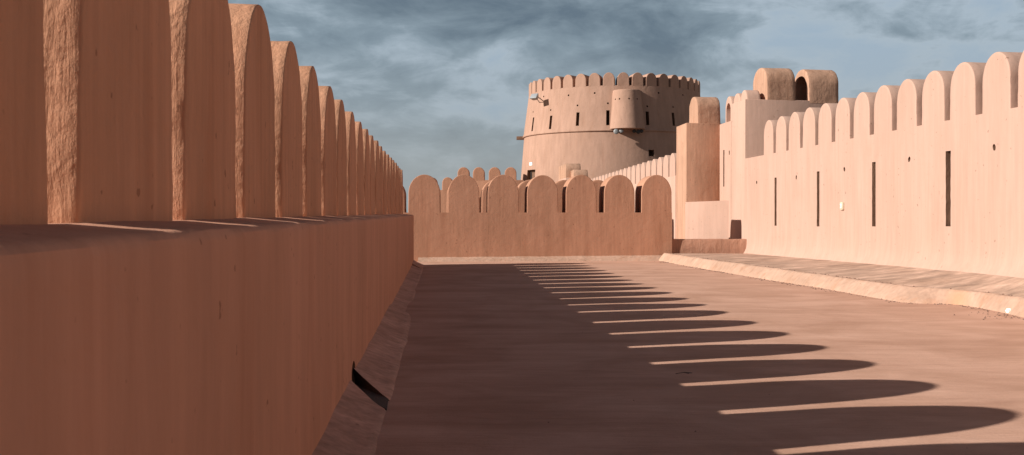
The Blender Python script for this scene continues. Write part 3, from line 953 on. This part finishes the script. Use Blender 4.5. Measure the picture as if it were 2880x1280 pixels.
def blob(xp, yp, sx, sy, amt):
    """soft patch of sky centred on a compass direction"""
    d = Vector((xp - 1288, F, 536 - yp)).normalized()
    u = M('DIVIDE', M('SUBTRACT', M('DIVIDE', sep.outputs[0], M('MAXIMUM', sep.outputs[1], 0.05)), (xp - 1288) / F), sx / F)
    v_ = M('DIVIDE', M('SUBTRACT', M('DIVIDE', sep.outputs[2], M('MAXIMUM', sep.outputs[1], 0.05)), (536 - yp) / F), sy / F)
    r2 = M('ADD', M('MULTIPLY', u, u), M('MULTIPLY', v_, v_))
    return M('MULTIPLY', M('POWER', 2.718, M('MULTIPLY', r2, -1.0)), amt)
dark = M('ADD', M('MULTIPLY', n1.outputs[0], 1.15), M('MULTIPLY', n2.outputs[0], 0.75))   # about 0.95 mean
for a in ((1500, 50, 330, 110, .17), (1050, 0, 420, 70, .14), (1160, 330, 260, 38, .10), (760, 120, 260, 130, .10), (2500, 20, 200, 40, -.06), (2250, 90, 220, 18, .07), (1800, 110, 110, 70, .10),
          (2020, 110, 230, 120, -.34), (2420, 150, 330, 110, -.24), (1280, 150, 210, 45, -.16), (1030, 60, 110, 60, -.10), (1150, 250, 300, 40, -.09), (1050, 290, 250, 30, -.12), (1250, 410, 500, 45, -.06)):
    dark = M('ADD', dark, blob(*a))
clouds = ramp(nd, lk, M('MULTIPLY', M('SUBTRACT', dark, 0.65), 1.75), [(0.0, (0.34, 0.43, 0.52)), (0.24, (0.385, 0.462, 0.53)), (0.52, (0.235, 0.30, 0.352)), (0.85, (0.150, 0.200, 0.245)), (1.0, (0.12, 0.165, 0.21))])
# pale dusty band near the horizon, unseen sky overhead dimmed to deepen the shade
hz = ramp(nd, lk, sep.outputs[2], [(0.0, 0.90), (0.05, 0.70), (0.11, 0.25), (0.17, 0.0)])
clouds = mix(nd, lk, hz, clouds, (0.34, 0.365, 0.375))
zen = ramp(nd, lk, sep.outputs[2], [(0.22, (1.0, 1.0, 1.0)), (0.50, (0.20, 0.215, 0.27))])
clouds = mix(nd, lk, 1.0, clouds, zen, 'MULTIPLY')
bgc = N(nd, 'ShaderNodeBackground'); lk.new(clouds, bgc.inputs[0]); bgc.inputs[1].default_value = 0.80
bgs = N(nd, 'ShaderNodeBackground'); lk.new(sky.outputs[0], bgs.inputs[0]); bgs.inputs[1].default_value = 0.05
mx = N(nd, 'ShaderNodeMixShader'); mx.inputs[0].default_value = 0.90
lk.new(bgs.outputs[0], mx.inputs[1]); lk.new(bgc.outputs[0], mx.inputs[2])
wo = N(nd, 'ShaderNodeOutputWorld'); lk.new(mx.outputs[0], wo.inputs[0])

# ------------------------------------------------------------------ camera and output
cam = bpy.data.cameras.new('camera'); co = bpy.data.objects.new('camera', cam); COL.objects.link(co)
co.location = (0, 0, CZ); co.rotation_euler = (R(90), 0, 0)
cam.sensor_width = 36.0; cam.lens = 36.0 * F / 2576.0
cam.shift_y = -36.5 / 2576.0
cam.clip_start = 0.05; cam.clip_end = 8000
cam.dof.use_dof = True; cam.dof.focus_distance = 22.0; cam.dof.aperture_fstop = 10.0
scene.camera = co
vs = scene.view_settings
vs.view_transform = 'Standard'; vs.look = 'None'; vs.gamma = 1.0; vs.exposure = 0.45; vs.use_curve_mapping = False
scene.render.engine = 'CYCLES'
scene.cycles.max_bounces = 8; scene.cycles.diffuse_bounces = 5
